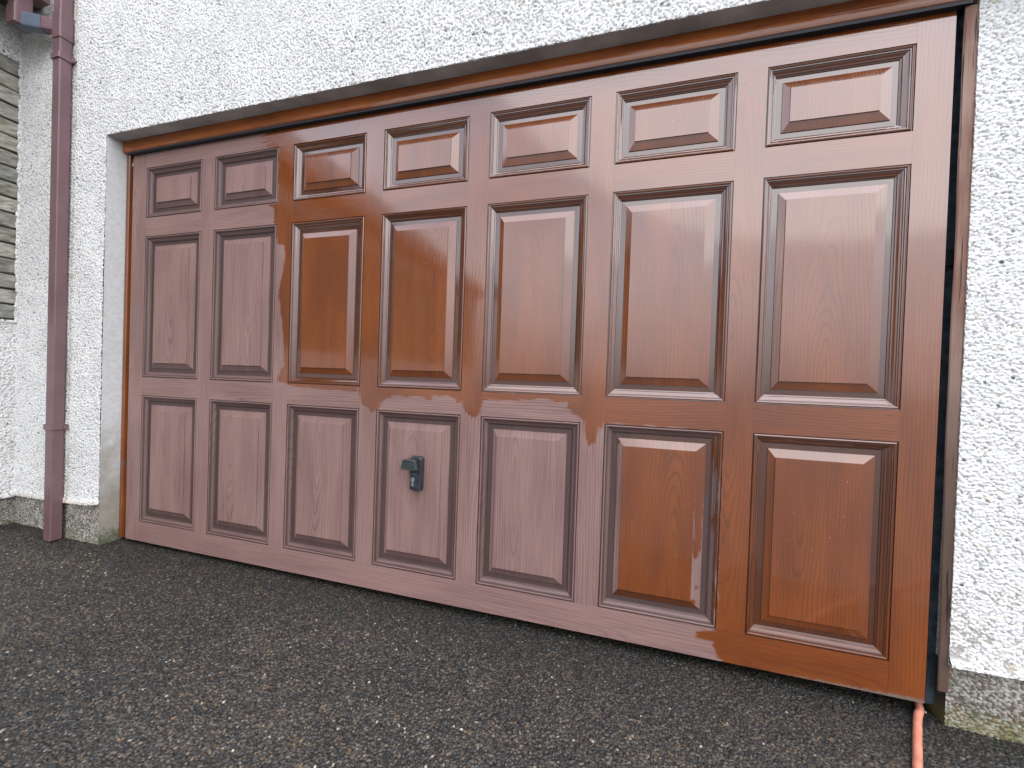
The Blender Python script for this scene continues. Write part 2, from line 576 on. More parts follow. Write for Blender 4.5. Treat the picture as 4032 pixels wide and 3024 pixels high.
def grid_mesh(name, P, C, nu, nv, keep, mat, parent, extra=None):
    """P (nv*nu,3) points in rows; keep (nv-1,nu-1) mask of cells; extra = (verts, faces, colour)"""
    idx = np.arange(nu * nv).reshape(nv, nu)
    q = np.stack([idx[:-1, :-1], idx[:-1, 1:], idx[1:, 1:], idx[1:, :-1]], -1)[keep]
    used = np.zeros(nu * nv, bool)
    used[q.ravel()] = True
    remap = np.cumsum(used) - 1
    q = remap[q]
    P, C = P[used], C[used]
    n_fine = len(P)
    if extra is not None:
        ev, ef, ec = extra
        q = np.concatenate([q, np.array(ef) + len(P)])
        P = np.concatenate([P, np.array(ev, float)])
        C = np.concatenate([C, np.tile(np.array(ec, np.float32), (len(ev), 1)) if np.ndim(ec) == 1 else ec])
    me = bpy.data.meshes.new(name)
    me.vertices.add(len(P))
    me.vertices.foreach_set('co', P.astype(np.float32).ravel())
    me.loops.add(q.size)
    me.loops.foreach_set('vertex_index', q.astype(np.int32).ravel())
    me.polygons.add(len(q))
    me.polygons.foreach_set('loop_start', np.arange(0, q.size, 4, dtype=np.int32))
    me.polygons.foreach_set('use_smooth', np.ones(len(q), bool))
    a = me.attributes.new('stone', 'FLOAT_COLOR', 'POINT')
    a.data.foreach_set('color', np.concatenate([np.clip(C, 0, 1), (np.arange(len(C)) < n_fine).astype(np.float32)[:, None]], 1).astype(np.float32).ravel())
    me.update()
    me.validate()
    return link(name, me, mat, parent)


DASH = [(0, (0.46, 0.45, 0.43)), (0.55, (0.82, 0.82, 0.80)), (0.80, (0.73, 0.73, 0.715)), (0.91, (0.80, 0.775, 0.72)),
        (0.975, (0.64, 0.64, 0.635)), (0.986, (0.42, 0.43, 0.45)), (0.990, (0.13, 0.135, 0.155)), (1.01, (0.68, 0.60, 0.48))]
PLIN = [(0, (0.12, 0.112, 0.092)), (0.35, (0.38, 0.36, 0.315)), (0.62, (0.245, 0.23, 0.195)), (0.82, (0.40, 0.385, 0.34)),
        (0.92, (0.16, 0.145, 0.12)), (0.97, (0.30, 0.19, 0.13)), (1.01, (0.50, 0.48, 0.44))]
TAR = [(0, (0.009, 0.009, 0.010)), (0.30, (0.024, 0.025, 0.026)), (0.56, (0.042, 0.042, 0.042)), (0.74, (0.066, 0.063, 0.057)),
       (0.86, (0.098, 0.090, 0.076)), (0.935, (0.150, 0.128, 0.098)), (0.968, (0.21, 0.135, 0.078)), (0.9955, (0.22, 0.205, 0.175)),
       (1.01, (0.55, 0.52, 0.47))]

# heights shared by walls and ground
WY = -0.112                      # face of the front wall
PX = 4.260                       # where the right pier starts
PY = -0.016                      # face of the right pier
LZ = 2.523                       # underside of the lintel
RX = -0.186                      # left reveal
CX = -1.092                      # inner corner with the wing


def ground_z(x, y):
    x = np.asarray(x, float)
    y = np.asarray(y, float)
    wall = np.interp(x, [-1.4, -1.1, -0.76, -0.54, -0.19, -0.05, 0.3, 3.9, 4.25, 4.6, 5.2],
                     [-0.155, -0.118, -0.124, -0.150, -0.146, -0.158, -0.160, -0.184, -0.197, -0.202, -0.207])
    far = -0.158 - 0.006 * x
    w = np.clip((-y - 0.15) / 0.35, 0, 1)
    w = w * w * (3 - 2 * w)
    return wall * (1 - w) + far * w + np.minimum(0, (y + 0.5)) * 0.004


# ------------------------------------------------------------------ driveway
def build_driveway():
    st = 0.0026
    xs = np.arange(-1.30, 4.85, st)
    ys = np.arange(-1.45, 0.14, st)
    nu, nv = len(xs), len(ys)
    # dense part only where the photograph can see the ground (plus a margin)
    ylo = np.interp(xs, [-1.3, -1.05, 1.345, 2.78, 4.352, 4.85], [-0.55, -0.70, -1.42, -1.30, -1.00, -0.95])
    inside = ys[:, None] >= ylo[None, :]
    X, Y = np.meshgrid(xs, ys)
    sel = inside.ravel()
    x, y = X.ravel()[sel], Y.ravel()[sel]
    h1, k1, _ = pebbles(x, y, 0.0074, 11, 0.95, 0.34, 0.66, 0.30, 0.85, 0.8)
    h2, k2, _ = pebbles(x + 3.1, y + 1.7, 0.0058, 12, 0.85, 0.36, 0.62, 0.2, 0.6, 0.6)
    big = h1 > h2 * 0.9
    h = np.where(big, h1, h2)
    k = np.where(big, k1, np.where(k2 < 0, -1, k2 * 0.86))
    c = pick(k, TAR)
    n1 = lump(x + 7, y + 9, 3, 1.6)
    n2 = lump(x + 2, y + 5, 4, 7.0)
    n3 = lump(x, y, 5, 55.0)
    brown = np.clip((n1 * 0.6 + n2 * 0.4 - 0.36) * 3.0, 0, 1)[:, None]
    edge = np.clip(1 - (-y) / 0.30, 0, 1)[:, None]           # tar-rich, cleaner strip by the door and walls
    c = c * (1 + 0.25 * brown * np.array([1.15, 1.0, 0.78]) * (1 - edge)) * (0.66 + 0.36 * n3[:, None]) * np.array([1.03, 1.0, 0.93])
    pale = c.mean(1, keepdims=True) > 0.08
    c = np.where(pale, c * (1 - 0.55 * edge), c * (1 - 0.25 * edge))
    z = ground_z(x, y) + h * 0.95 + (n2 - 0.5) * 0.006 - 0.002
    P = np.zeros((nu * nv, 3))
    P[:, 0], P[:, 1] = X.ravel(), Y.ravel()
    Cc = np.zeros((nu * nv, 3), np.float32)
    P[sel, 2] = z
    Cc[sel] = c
    keep = inside[:-1, :-1] & inside[1:, :-1] & inside[:-1, 1:] & inside[1:, 1:]
    # far sheet, a little lower, out to the horizon
    gx = np.concatenate([[-120, -60, -30, -15, -8, -4], np.linspace(-2, 6, 33), [9, 15, 30, 60, 120]])
    gy = np.concatenate([[-160, -80, -40, -20, -10, -5, -3], np.linspace(-2.2, 0.6, 15), [3, 8]])
    GX, GY = np.meshgrid(gx, gy)
    ev = np.stack([GX.ravel(), GY.ravel(), ground_z(np.clip(GX.ravel(), -1.4, 5), np.clip(GY.ravel(), -20, 1)) - 0.008], 1)
    ii = np.arange(len(ev)).reshape(len(gy), len(gx))
    ef = np.stack([ii[:-1, :-1], ii[:-1, 1:], ii[1:, 1:], ii[1:, :-1]], -1).reshape(-1, 4)
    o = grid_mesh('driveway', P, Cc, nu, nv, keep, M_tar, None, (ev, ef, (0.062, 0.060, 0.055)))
    tag(o, kind='structure')
    return o


# ------------------------------------------------------------------ walls
def edge_extra(lo, hi, c):
    return lo, hi, c


def build_front_wall():
    root = empty('garage_wall', (1.5, WY, -0.15),
                 'white pebble-dashed house wall around the garage door with a recessed lintel', 'wall')
    zlow = lambda x: np.interp(x, [-1.1, -0.74, -0.52, -0.30, -0.186], [0.088, 0.093, 0.099, 0.108, 0.122])
    # left part + part above the door share one grid (aligned to the opening edges)
    dx = 0.0036
    x1 = np.linspace(CX - 0.04, RX, int((RX - CX + 0.04) / dx) + 1)
    x2 = np.linspace(RX, 4.05, int((4.05 - RX) / dx) + 1)
    xs = np.concatenate([x1, x2[1:]])
    z1 = np.linspace(0.10, LZ, int((LZ - 0.10) / dx) + 1)
    z2 = np.linspace(LZ, 3.62, int((3.62 - LZ) / dx) + 1)
    zs = np.concatenate([z1, z2[1:]])
    nu, nv = len(xs), len(zs)
    X, Z = np.meshgrid(xs, zs)
    top = 3.68 - 0.231 * (xs + 0.55) + 0.12
    cell_ok = (zs[:-1, None] < top[None, :-1]) & ((xs[None, :-1] < RX - 1e-6) | (zs[:-1, None] >= LZ - 1e-6))
    need = np.zeros((nv, nu), bool)
    need[:-1, :-1] |= cell_ok
    need[1:, :-1] |= cell_ok
    need[:-1, 1:] |= cell_ok
    need[1:, 1:] |= cell_ok
    sel = need.ravel()
    x, z = X.ravel()[sel], Z.ravel()[sel]
    h, k, k2 = pebbles(x + 9, z + 9, 0.0105, 21, 0.97, 0.42, 0.72, 0.29, 0.60)
    c = pick(k, DASH)
    n2 = lump(x + 3, z + 3, 22, 9.0)
    c = c * (0.93 + 0.14 * n2[:, None])
    # drip lip: the dash swells out a little at its lower edges
    zl = zlow(x)
    zz = z + (zl - 0.10) * np.clip(1 - (z - 0.10) / 0.25, 0, 1)
    d = np.where(x < RX, z - 0.10, 9.0)
    lip = 0.012 * np.exp(-(d / 0.03) ** 2)
    # weather stains by the lower edge and a darker tone in the upper corner by the eaves
    st = np.clip(1 - d / 0.03, 0, 1)[:, None] * 0.55
    c = c * (1 - st) + np.array([0.42, 0.33, 0.22]) * st
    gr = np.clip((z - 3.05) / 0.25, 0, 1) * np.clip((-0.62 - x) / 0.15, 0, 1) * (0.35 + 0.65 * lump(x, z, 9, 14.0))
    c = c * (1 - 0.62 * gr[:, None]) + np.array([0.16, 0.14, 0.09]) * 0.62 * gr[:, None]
    ps = np.exp(-((x + 0.505) / 0.016) ** 2) * (0.2 + 0.8 * lump(x, z, 10, 30.0)) * 0.7
    c = c * (1 - ps[:, None]) + np.array([0.34, 0.27, 0.17]) * ps[:, None]
    jx = np.where(np.abs(x - RX) < 1e-6, (lump(z, x, 31, 60.0) - 0.5) * 0.008 * (z < LZ), 0)
    jz = np.where((np.abs(z - LZ) < 1e-6) & (x > RX), (lump(x, z, 32, 45.0) - 0.5) * 0.004, 0)
    yy = WY + 0.003 - h - lip - (lump(x, z, 33, 3.0) - 0.5) * 0.006
    P = np.zeros((nu * nv, 3))
    P[:, 0], P[:, 1], P[:, 2] = X.ravel(), WY, Z.ravel()
    P[sel, 0] = x + jx
    P[sel, 1] = yy
    P[sel, 2] = zz + jz
    Cc = np.zeros((nu * nv, 3), np.float32)
    Cc[sel] = c
    # plain continuation outside the picture
    ev, ef = [], []

    def quad(a, b, c_, d_):
        n = len(ev)
        ev.extend([a, b, c_, d_])
        ef.append((n, n + 1, n + 2, n + 3))
    y0 = WY + 0.002
    quad((CX, y0, 3.3), (9, y0, 3.3), (9, y0, 4.3), (CX, y0, 4.3))
    quad((3.2, y0, LZ + 0.006), (9, y0, LZ + 0.006), (9, y0, 3.3), (3.2, y0, 3.3))
    quad((0.4, y0, 2.85), (3.2, y0, 2.85), (3.2, y0, 3.3), (0.4, y0, 3.3))
    # underside of the lower drip
    n = len(x1) - 1
    xx = np.linspace(CX, RX, 60)
    for i in range(59):
        a, b = xx[i], xx[i + 1]
        quad((a, WY - 0.012, zlow(a) + 0.001), (b, WY - 0.012, zlow(b) + 0.001), (b, WY + 0.03, zlow(b) + 0.012), (a, WY + 0.03, zlow(a) + 0.012))
    grid_mesh('pebble_dash', P, Cc, nu, nv, cell_ok, M_dash, root, (ev, ef, (0.70, 0.69, 0.66)))

    # right pier: stones are close to the viewer here
    dx = 0.0022
    xs = np.arange(PX, 4.62, dx)
    zs = np.arange(0.037, 2.62, dx)
    nu, nv = len(xs), len(zs)
    X, Z = np.meshgrid(xs, zs)
    x, z = X.ravel(), Z.ravel()
    h, k, k2 = pebbles(x + 9, z + 9, 0.0105, 24, 0.97, 0.42, 0.74, 0.29, 0.61)
    hs, ks, _ = pebbles(x + 5, z + 2, 0.006, 25, 0.8, 0.4, 0.6, 0.2, 0.4)
    b = h >= hs
    k = np.where(b, k, np.where(ks < 0, -1, ks * 0.9))
    h = np.maximum(h, hs)
    c = pick(k, DASH)
    # the lower half metre has lost some chips: more buff mortar shows
    low = np.clip((0.42 - z) / 0.3, 0, 1) * (lump(x, z, 41, 40.0) > 0.6)
    h = h * (1 - 0.45 * low)
    mort = (k < 0) | ((low > 0.3) & (h < 0.0022))
    c = np.where(mort[:, None], np.array([0.42, 0.40, 0.36]), c)
    st = (np.clip((0.24 - z) / 0.2, 0, 1) * np.clip(lump(x, z, 42, 30.0) * 2 - 0.9, 0, 1))[:, None] * 0.4
    c = c * (1 - st) + np.array([0.46, 0.36, 0.22]) * st
    lip = 0.010 * np.exp(-((z - 0.037) / 0.03) ** 2)
    P = np.stack([x + np.where(X.ravel() == xs[0], (lump(z, x, 43, 70.0) - 0.5) * 0.002, 0), PY + 0.003 - h - lip - (lump(x, z, 44, 3.0) - 0.5) * 0.005, z], 1)
    ev, ef = [], []
    quad((4.6, PY + 0.002, 0.037), (9, PY + 0.002, 0.037), (9, PY + 0.002, LZ + 0.05), (4.6, PY + 0.002, LZ + 0.05))
    quad((PX, PY - 0.010, 0.038), (9, PY - 0.010, 0.038), (9, PY + 0.03, 0.042), (PX, PY + 0.03, 0.042))
    quad((PX + 0.001, PY + 0.12, 0.038), (PX + 0.001, PY, 0.038), (PX + 0.001, PY, LZ), (PX + 0.001, PY + 0.12, LZ))
    quad((9, PY + 0.002, -0.3), (9, 3, -0.3), (9, 3, 4.3), (9, PY + 0.002, 4.3))
    grid_mesh('pebble_dash', P, c, nu, nv, np.ones((nv - 1, nu - 1), bool), M_dash, root, (ev, ef, (0.70, 0.69, 0.66)))

    # plinths
    def plinth(xa, xb, y0, zt, dx, seed, ext=None):
        xs = np.arange(xa, xb, dx)
        zs = np.arange(-0.25, zt + 0.012, dx)
        X, Z = np.meshgrid(xs, zs)
        x, z = X.ravel(), Z.ravel()
        h, k, _ = pebbles(x + 9, z + 9, 0.0105, seed, 0.93, 0.38, 0.68, 0.22, 0.5, 0.6)
        c = pick(k, PLIN) * (0.95 + 0.5 * lump(x, z, seed + 1, 20.0)[:, None])
        dirt = (lump(x, z, seed + 2, 8.0) * np.clip((zt - z) / 0.05, 0.4, 1))[:, None] * 0.35
        c = c * (1 - dirt) + np.array([0.10, 0.085, 0.055]) * dirt
        bev = 0.006 * np.exp(-((z - zt) / 0.05) ** 2)
        P = np.stack([x, y0 - h + bev, z], 1)
        return grid_mesh('plinth', P, c, len(xs), len(zs), np.ones((len(zs) - 1, len(xs) - 1), bool), M_plinth, root, ext)
    plinth(CX - 0.05, RX + 0.001, WY + 0.014, 0.115, 0.0034, 51)
    ev, ef = [], []
    quad((4.6, PY + 0.014, -0.3), (9, PY + 0.014, -0.3), (9, PY + 0.014, 0.06), (4.6, PY + 0.014, 0.06))
    quad((PX + 0.003, PY + 0.12, -0.3), (PX + 0.003, PY + 0.012, -0.3), (PX + 0.003, PY + 0.012, 0.06), (PX + 0.003, PY + 0.12, 0.06))
    plinth(PX + 0.003, 4.62, PY + 0.014, 0.052, 0.0024, 55, (ev, ef, (0.07, 0.064, 0.055)))  # dark return face: shadow below the jamb put into the colour

    # smooth reveal on the left and the soffit of the lintel
    b = MB()
    b.grid((RX, WY + 0.002, -0.25), (RX, 0.13, -0.25), (RX, 0.13, LZ + 0.02), (RX, WY + 0.002, LZ + 0.02), 0.05)
    b.build('reveal', M_smooth, root)
    b = MB()
    b.grid((RX - 0.02, WY - 0.001, LZ + 0.003), (9, WY - 0.001, LZ + 0.003), (9, 0.13, LZ + 0.012), (RX - 0.02, 0.13, LZ + 0.012), 0.3)
    b.build('lintel_soffit', M_soffit, root)
    b = MB()
    b.box(-1.3, 8.9, 0.13, 5.0, -0.6, 4.25)  # added box behind wall and door, keeps sky light from leaking through
    b.build('unseen_block', M_dark, root)
    return root


def build_wing():
    root = empty('wing_wall', (CX, -3.0, -0.15),
                 'side wall at the left edge with split grey stone cladding set in white dash', 'wall')
    y_out = -0.62
    d = 0.0036
    ys = np.arange(y_out, WY + 0.03, d)
    zs = np.arange(0.075, 3.52, d)
    nu, nv = len(ys), len(zs)
    Y, Z = np.meshgrid(ys, zs)
    y, z = Y.ravel(), Z.ravel()
    ztop, zbot = 3.145, 1.33
    h, k, _ = pebbles(y + 9, z + 9, 0.0105, 61, 0.97, 0.42, 0.72, 0.29, 0.60)
    c = pick(k, DASH) * (0.90 + 0.16 * lump(y + 3, z, 62, 7.0)[:, None])
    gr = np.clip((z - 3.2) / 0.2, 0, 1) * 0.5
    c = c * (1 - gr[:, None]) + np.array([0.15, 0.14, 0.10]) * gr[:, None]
    jag = 0.010 * (lump(z, y, 63, 26.0) - 0.5)
    clad = (z > zbot) & (z < ztop) & (y < WY - 0.010 + jag)
    # courses of split stone
    ncr = 17
    hc = (ztop - zbot) / ncr
    ci = np.floor((z - zbot) / hc).astype(int)
    fz = (z - zbot) / hc - ci
    blk = np.floor((y + 9) / 0.27 + (ci % 3) * 0.37 + 0.15 * np.sin(ci * 2.1)).astype(int)
    rt = np.random.default_rng(64).random((64, 64, 4))
    r = rt[ci % 64, blk % 64]
    body = np.clip(np.minimum(fz - 0.10, 0.975 - fz) / 0.03, 0, 1)
    body = body * body * (3 - 2 * body)
    rough = (lump(y * 1.0 + ci * 3.3, z * 2.2, 65, 24.0) - 0.5) * 0.010 + (lump(y, z * 3, 66, 80.0) - 0.5) * 0.004
    hs = body * (0.016 + 0.010 * r[:, 0] + rough - 0.012 * (1 - fz)) - 0.018
    cs = np.array([0.44, 0.42, 0.345]) * (0.75 + 0.5 * r[:, 1:2]) + (r[:, 2:3] - 0.5) * np.array([0.05, 0.03, -0.01])
    cs = cs * (0.78 + 0.44 * lump(y + ci, z * 2, 67, 30.0)[:, None])
    rust = np.clip(lump(y * 0.7 + ci * 2, z, 68, 13.0) * 3 - 1.9, 0, 1)[:, None]
    cs = cs * (1 - 0.5 * rust) + np.array([0.22, 0.145, 0.075]) * 0.5 * rust
    joint = np.where(fz[:, None] < 0.11, np.array([0.04, 0.037, 0.03]), np.array([0.42, 0.41, 0.36]))
    cs = np.where(body[:, None] < 0.3, joint, cs)
    low = 0.009 * np.exp(-((z - 0.075) / 0.03) ** 2)
    ridge = np.where((~clad) & (np.abs(z - zbot) < 0.02), 0.006, 0) + np.where((~clad) & (z > zbot - 0.02) & (z < ztop + 0.02), 0.006, 0)
    keep_w = ~clad
    Pw = np.stack([CX + 0.0 + h - 0.003 + low + ridge, y, z], 1)
    cell = lambda m: (m[:-1, :-1] | m[1:, :-1] | m[:-1, 1:] | m[1:, 1:])
    mk = keep_w.reshape(nv, nu)
    ev, ef = [], []

    def quad(a, b, c_, d_):
        n = len(ev)
        ev.extend([a, b, c_, d_])
        ef.append((n, n + 1, n + 2, n + 3))
    quad((CX - 0.002, -9.0, 0.075), (CX - 0.002, y_out, 0.075), (CX - 0.002, y_out, zbot), (CX - 0.002, -9.0, zbot))
    quad((CX - 0.002, -9.0, ztop), (CX - 0.002, y_out, ztop), (CX - 0.002, y_out, 3.55), (CX - 0.002, -9.0, 3.55))
    quad((CX - 0.002, -9.0, zbot), (CX - 0.002, -8.6, zbot), (CX - 0.002, -8.6, ztop), (CX - 0.002, -9.0, ztop))
    quad((CX - 0.3, -9.0, -0.3), (CX - 0.002, -9.0, -0.3), (CX - 0.002, -9.0, 3.55), (CX - 0.3, -9.0, 3.55))
    grid_mesh('pebble_dash', Pw, c.astype(np.float32), nu, nv, cell(mk), M_dash, root, (ev, ef, (0.68, 0.67, 0.64)))
    Ps = np.stack([CX + 0.002 + hs, y, z], 1)
    ev, ef = [], []
    for i in range(ncr):
        a, b = zbot + i * hc + 0.012, zbot + (i + 1) * hc - 0.004
        quad((CX + 0.004, -8.6, a), (CX + 0.004, y_out, a), (CX + 0.008, y_out, b), (CX + 0.008, -8.6, b))
    quad((CX - 0.012, -8.6, zbot), (CX - 0.012, y_out, zbot), (CX - 0.012, y_out, ztop), (CX - 0.012, -8.6, ztop))
    grid_mesh('stone_cladding', Ps, cs.astype(np.float32), nu, nv, cell(clad.reshape(nv, nu)), M_slate, root, (ev, ef, (0.36, 0.345, 0.285)))
    # plinth of the wing
    zs = np.arange(-0.25, 0.095, d)
    Y, Z = np.meshgrid(ys, zs)
    y, z = Y.ravel(), Z.ravel()
    h, k, _ = pebbles(y + 9, z + 9, 0.0105, 71, 0.93, 0.38, 0.68, 0.22, 0.5, 0.6)
    c = pick(k, PLIN) * (0.7 + 0.4 * lump(y, z, 72, 20.0)[:, None])
    ev, ef = [], []
    quad((CX - 0.016, -9.0, -0.3), (CX - 0.016, y_out, -0.3), (CX - 0.016, y_out, 0.09), (CX - 0.016, -9.0, 0.09))
    grid_mesh('plinth', np.stack([CX - 0.016 + h, y, z], 1), c.astype(np.float32), len(ys), len(zs), np.ones((len(zs) - 1, len(ys) - 1), bool), M_plinth, root, (ev, ef, (0.2, 0.185, 0.15)))
    b = MB()
    b.box(CX - 0.3, -0.86, -9.2, WY - 0.012, 3.475, 3.62)
    b.build('eaves', M_eave, root)
    b = MB()
    b.grid((-0.80, -9.25, 3.63), (-0.80, WY - 0.02, 3.63), (-4.6, WY - 0.02, 6.75), (-4.6, -9.25, 6.75), 10)  # roof out of view, added and pitched for its reflection in the door
    b.grid((-0.80, -9.25, 3.60), (-0.80, WY - 0.02, 3.60), (-0.80, WY - 0.02, 3.63), (-0.80, -9.25, 3.63), 10)
    b.build('unseen_roof', M_roof, root)
    b = MB()
    b.box(CX - 3.0, CX - 0.02, -8.98, WY + 0.2, -0.6, 3.6)  # unseen solid box filling the wing
    b.build('unseen_block', M_dark, root)
    return root


# ------------------------------------------------------------------ garage door
XS = [c * 0.6 + (0.4913 if e else 0.0) for c in range(7) for e in (0, 1)]
ZS = [2.3485, 2.0195, 1.897, 0.9647, 0.844, 0.0]
DX0, DX1, DZ0, DZ1 = -0.128, 4.205, -0.133, 2.470

WETPOLY = np.array([(1.013, 2.8), (1.013, 2.519), (1.041, 2.381), (1.089, 2.348), (1.094, 2.016), (1.03, 2.012), (1.069, 1.988),
    (1.068, 1.902), (1.089, 1.894), (1.095, 1.781), (1.154, 1.765), (1.156, 1.718), (1.143, 1.615), (1.119, 1.505), (1.134, 1.393),
    (1.157, 1.264), (1.174, 1.076), (1.128, 1.005), (1.118, 0.977), (1.178, 0.969), (1.204, 0.954), (1.268, 0.943), (1.394, 0.943),
    (1.527, 0.94), (1.665, 0.937), (1.682, 0.956), (1.695, 0.912), (1.712, 0.861), (1.744, 0.853), (1.769, 0.829), (1.802, 0.837),
    (1.829, 0.878), (1.858, 0.908), (1.906, 0.925), (1.98, 0.924), (2.042, 0.931), (2.075, 0.918), (2.124, 0.907), (2.133, 0.932),
    (2.216, 0.935), (2.261, 0.917), (2.268, 0.9), (2.298, 0.915), (2.303, 0.878), (2.335, 0.843), (2.369, 0.837), (2.393, 0.85),
    (2.398, 0.896), (2.404, 0.918), (2.446, 0.929), (2.56, 0.929), (2.696, 0.943), (2.775, 0.941), (2.828, 0.936), (2.824, 0.906),
    (2.846, 0.894), (2.881, 0.866), (2.89, 0.867), (2.907, 0.845), (2.91, 0.812), (2.917, 0.777), (2.937, 0.737), (2.96, 0.756),
    (2.971, 0.807), (2.977, 0.829), (2.991, 0.818), (2.995, 0.845), (3.489, 0.844), (3.491, -0.003), (3.472, -0.009), (3.444, -0.019),
    (3.415, -0.028), (3.409, -0.057), (3.427, -0.058), (3.478, -0.054), (3.493, -0.09), (3.497, -0.11), (3.519, -0.128), (3.53, -0.4),
    (6.0, -0.4), (6.0, 2.8)])


def poly_sd(poly, x, z):
    """signed distance, positive inside"""
    a, b = poly, np.roll(poly, -1, 0)
    d2 = np.full(len(x), 1e9)
    ins = np.zeros(len(x), bool)
    for (ax, az), (bx, bz) in zip(a, b):
        ex, ez = bx - ax, bz - az
        t = np.clip(((x - ax) * ex + (z - az) * ez) / (ex * ex + ez * ez + 1e-12), 0, 1)
        d2 = np.minimum(d2, (x - ax - t * ex) ** 2 + (z - az - t * ez) ** 2)
        cr = (az > z) != (bz > z)
        if abs(ez) > 1e-12:
            ins ^= cr & (x < ex * (z - az) / ez + ax)
    d = np.sqrt(d2)
    return np.where(ins, d, -d)


def wet_xz(P):
    return poly_sd(WETPOLY, P[:, 0], P[:, 2])


def dirt_fn(P):
    return np.clip((DZ0 + 0.035 - P[:, 2]) / 0.035, 0, 1) * np.clip((P[:, 0] - 2.9) / 1.3, 0.0, 1) ** 1.3 * 0.95


def plank(axis, ac, width, lc):
    """grain coordinates of one plank: (across, ring depth, along) with its own random heart line"""
    off = random.uniform(-0.25, 0.25) * width
    tilt = random.choice((-1, 1)) * random.uniform(0.04, 0.16)
    if width < 0.2:
        off = random.choice((-1, 1)) * random.uniform(0.03, 0.16)
        tilt *= 0.6
    dep = random.uniform(-0.02, 0.05)
    sd = random.uniform(0, 60)

    def fn(P):
        ac_ = P[:, 0] if axis == 'v' else P[:, 2]
        al = P[:, 2] if axis == 'v' else P[:, 0]
        return np.stack([ac_ - ac - off, dep + tilt * (al - lc), al + sd], 1)
    return fn


MOULD = [(0.0004, 0.0), (0.0015, 0.0042), (0.0040, 0.0046), (0.0052, 0.0006), (0.0085, -0.0012), (0.0118, 0.0004), (0.0132, 0.0034),
         (0.0168, 0.0040), (0.0182, 0.0068), (0.0225, 0.0088), (0.0285, 0.0135), (0.0325, 0.0150), (0.0345, 0.0178), (0.0395, 0.0200), (0.0402, 0.0225)]
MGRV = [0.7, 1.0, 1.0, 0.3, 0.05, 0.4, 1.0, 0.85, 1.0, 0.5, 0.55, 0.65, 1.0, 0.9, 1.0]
# raised panel: inset on the left, right, top, bottom side and depth; the right-hand bevel is wider than the left one
PANEL = [(0.0402, 0.0402, 0.0402, 0.0402, 0.0225), (0.0620, 0.0620, 0.0620, 0.0620, 0.0220), (0.0626, 0.0626, 0.0626, 0.0626, 0.0180),
         (0.0860, 0.1030, 0.0960, 0.0960, 0.0085), (0.0866, 0.1036, 0.0966, 0.0966, 0.0030)]
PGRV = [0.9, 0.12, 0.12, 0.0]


def ring_pts(x0, x1, z0, z1, s, d):
    l, r, t, b = s if isinstance(s, tuple) else (s, s, s, s)
    return [(x0 + l, d, z0 + b), (x1 - r, d, z0 + b), (x1 - r, d, z1 - t), (x0 + l, d, z1 - t)]


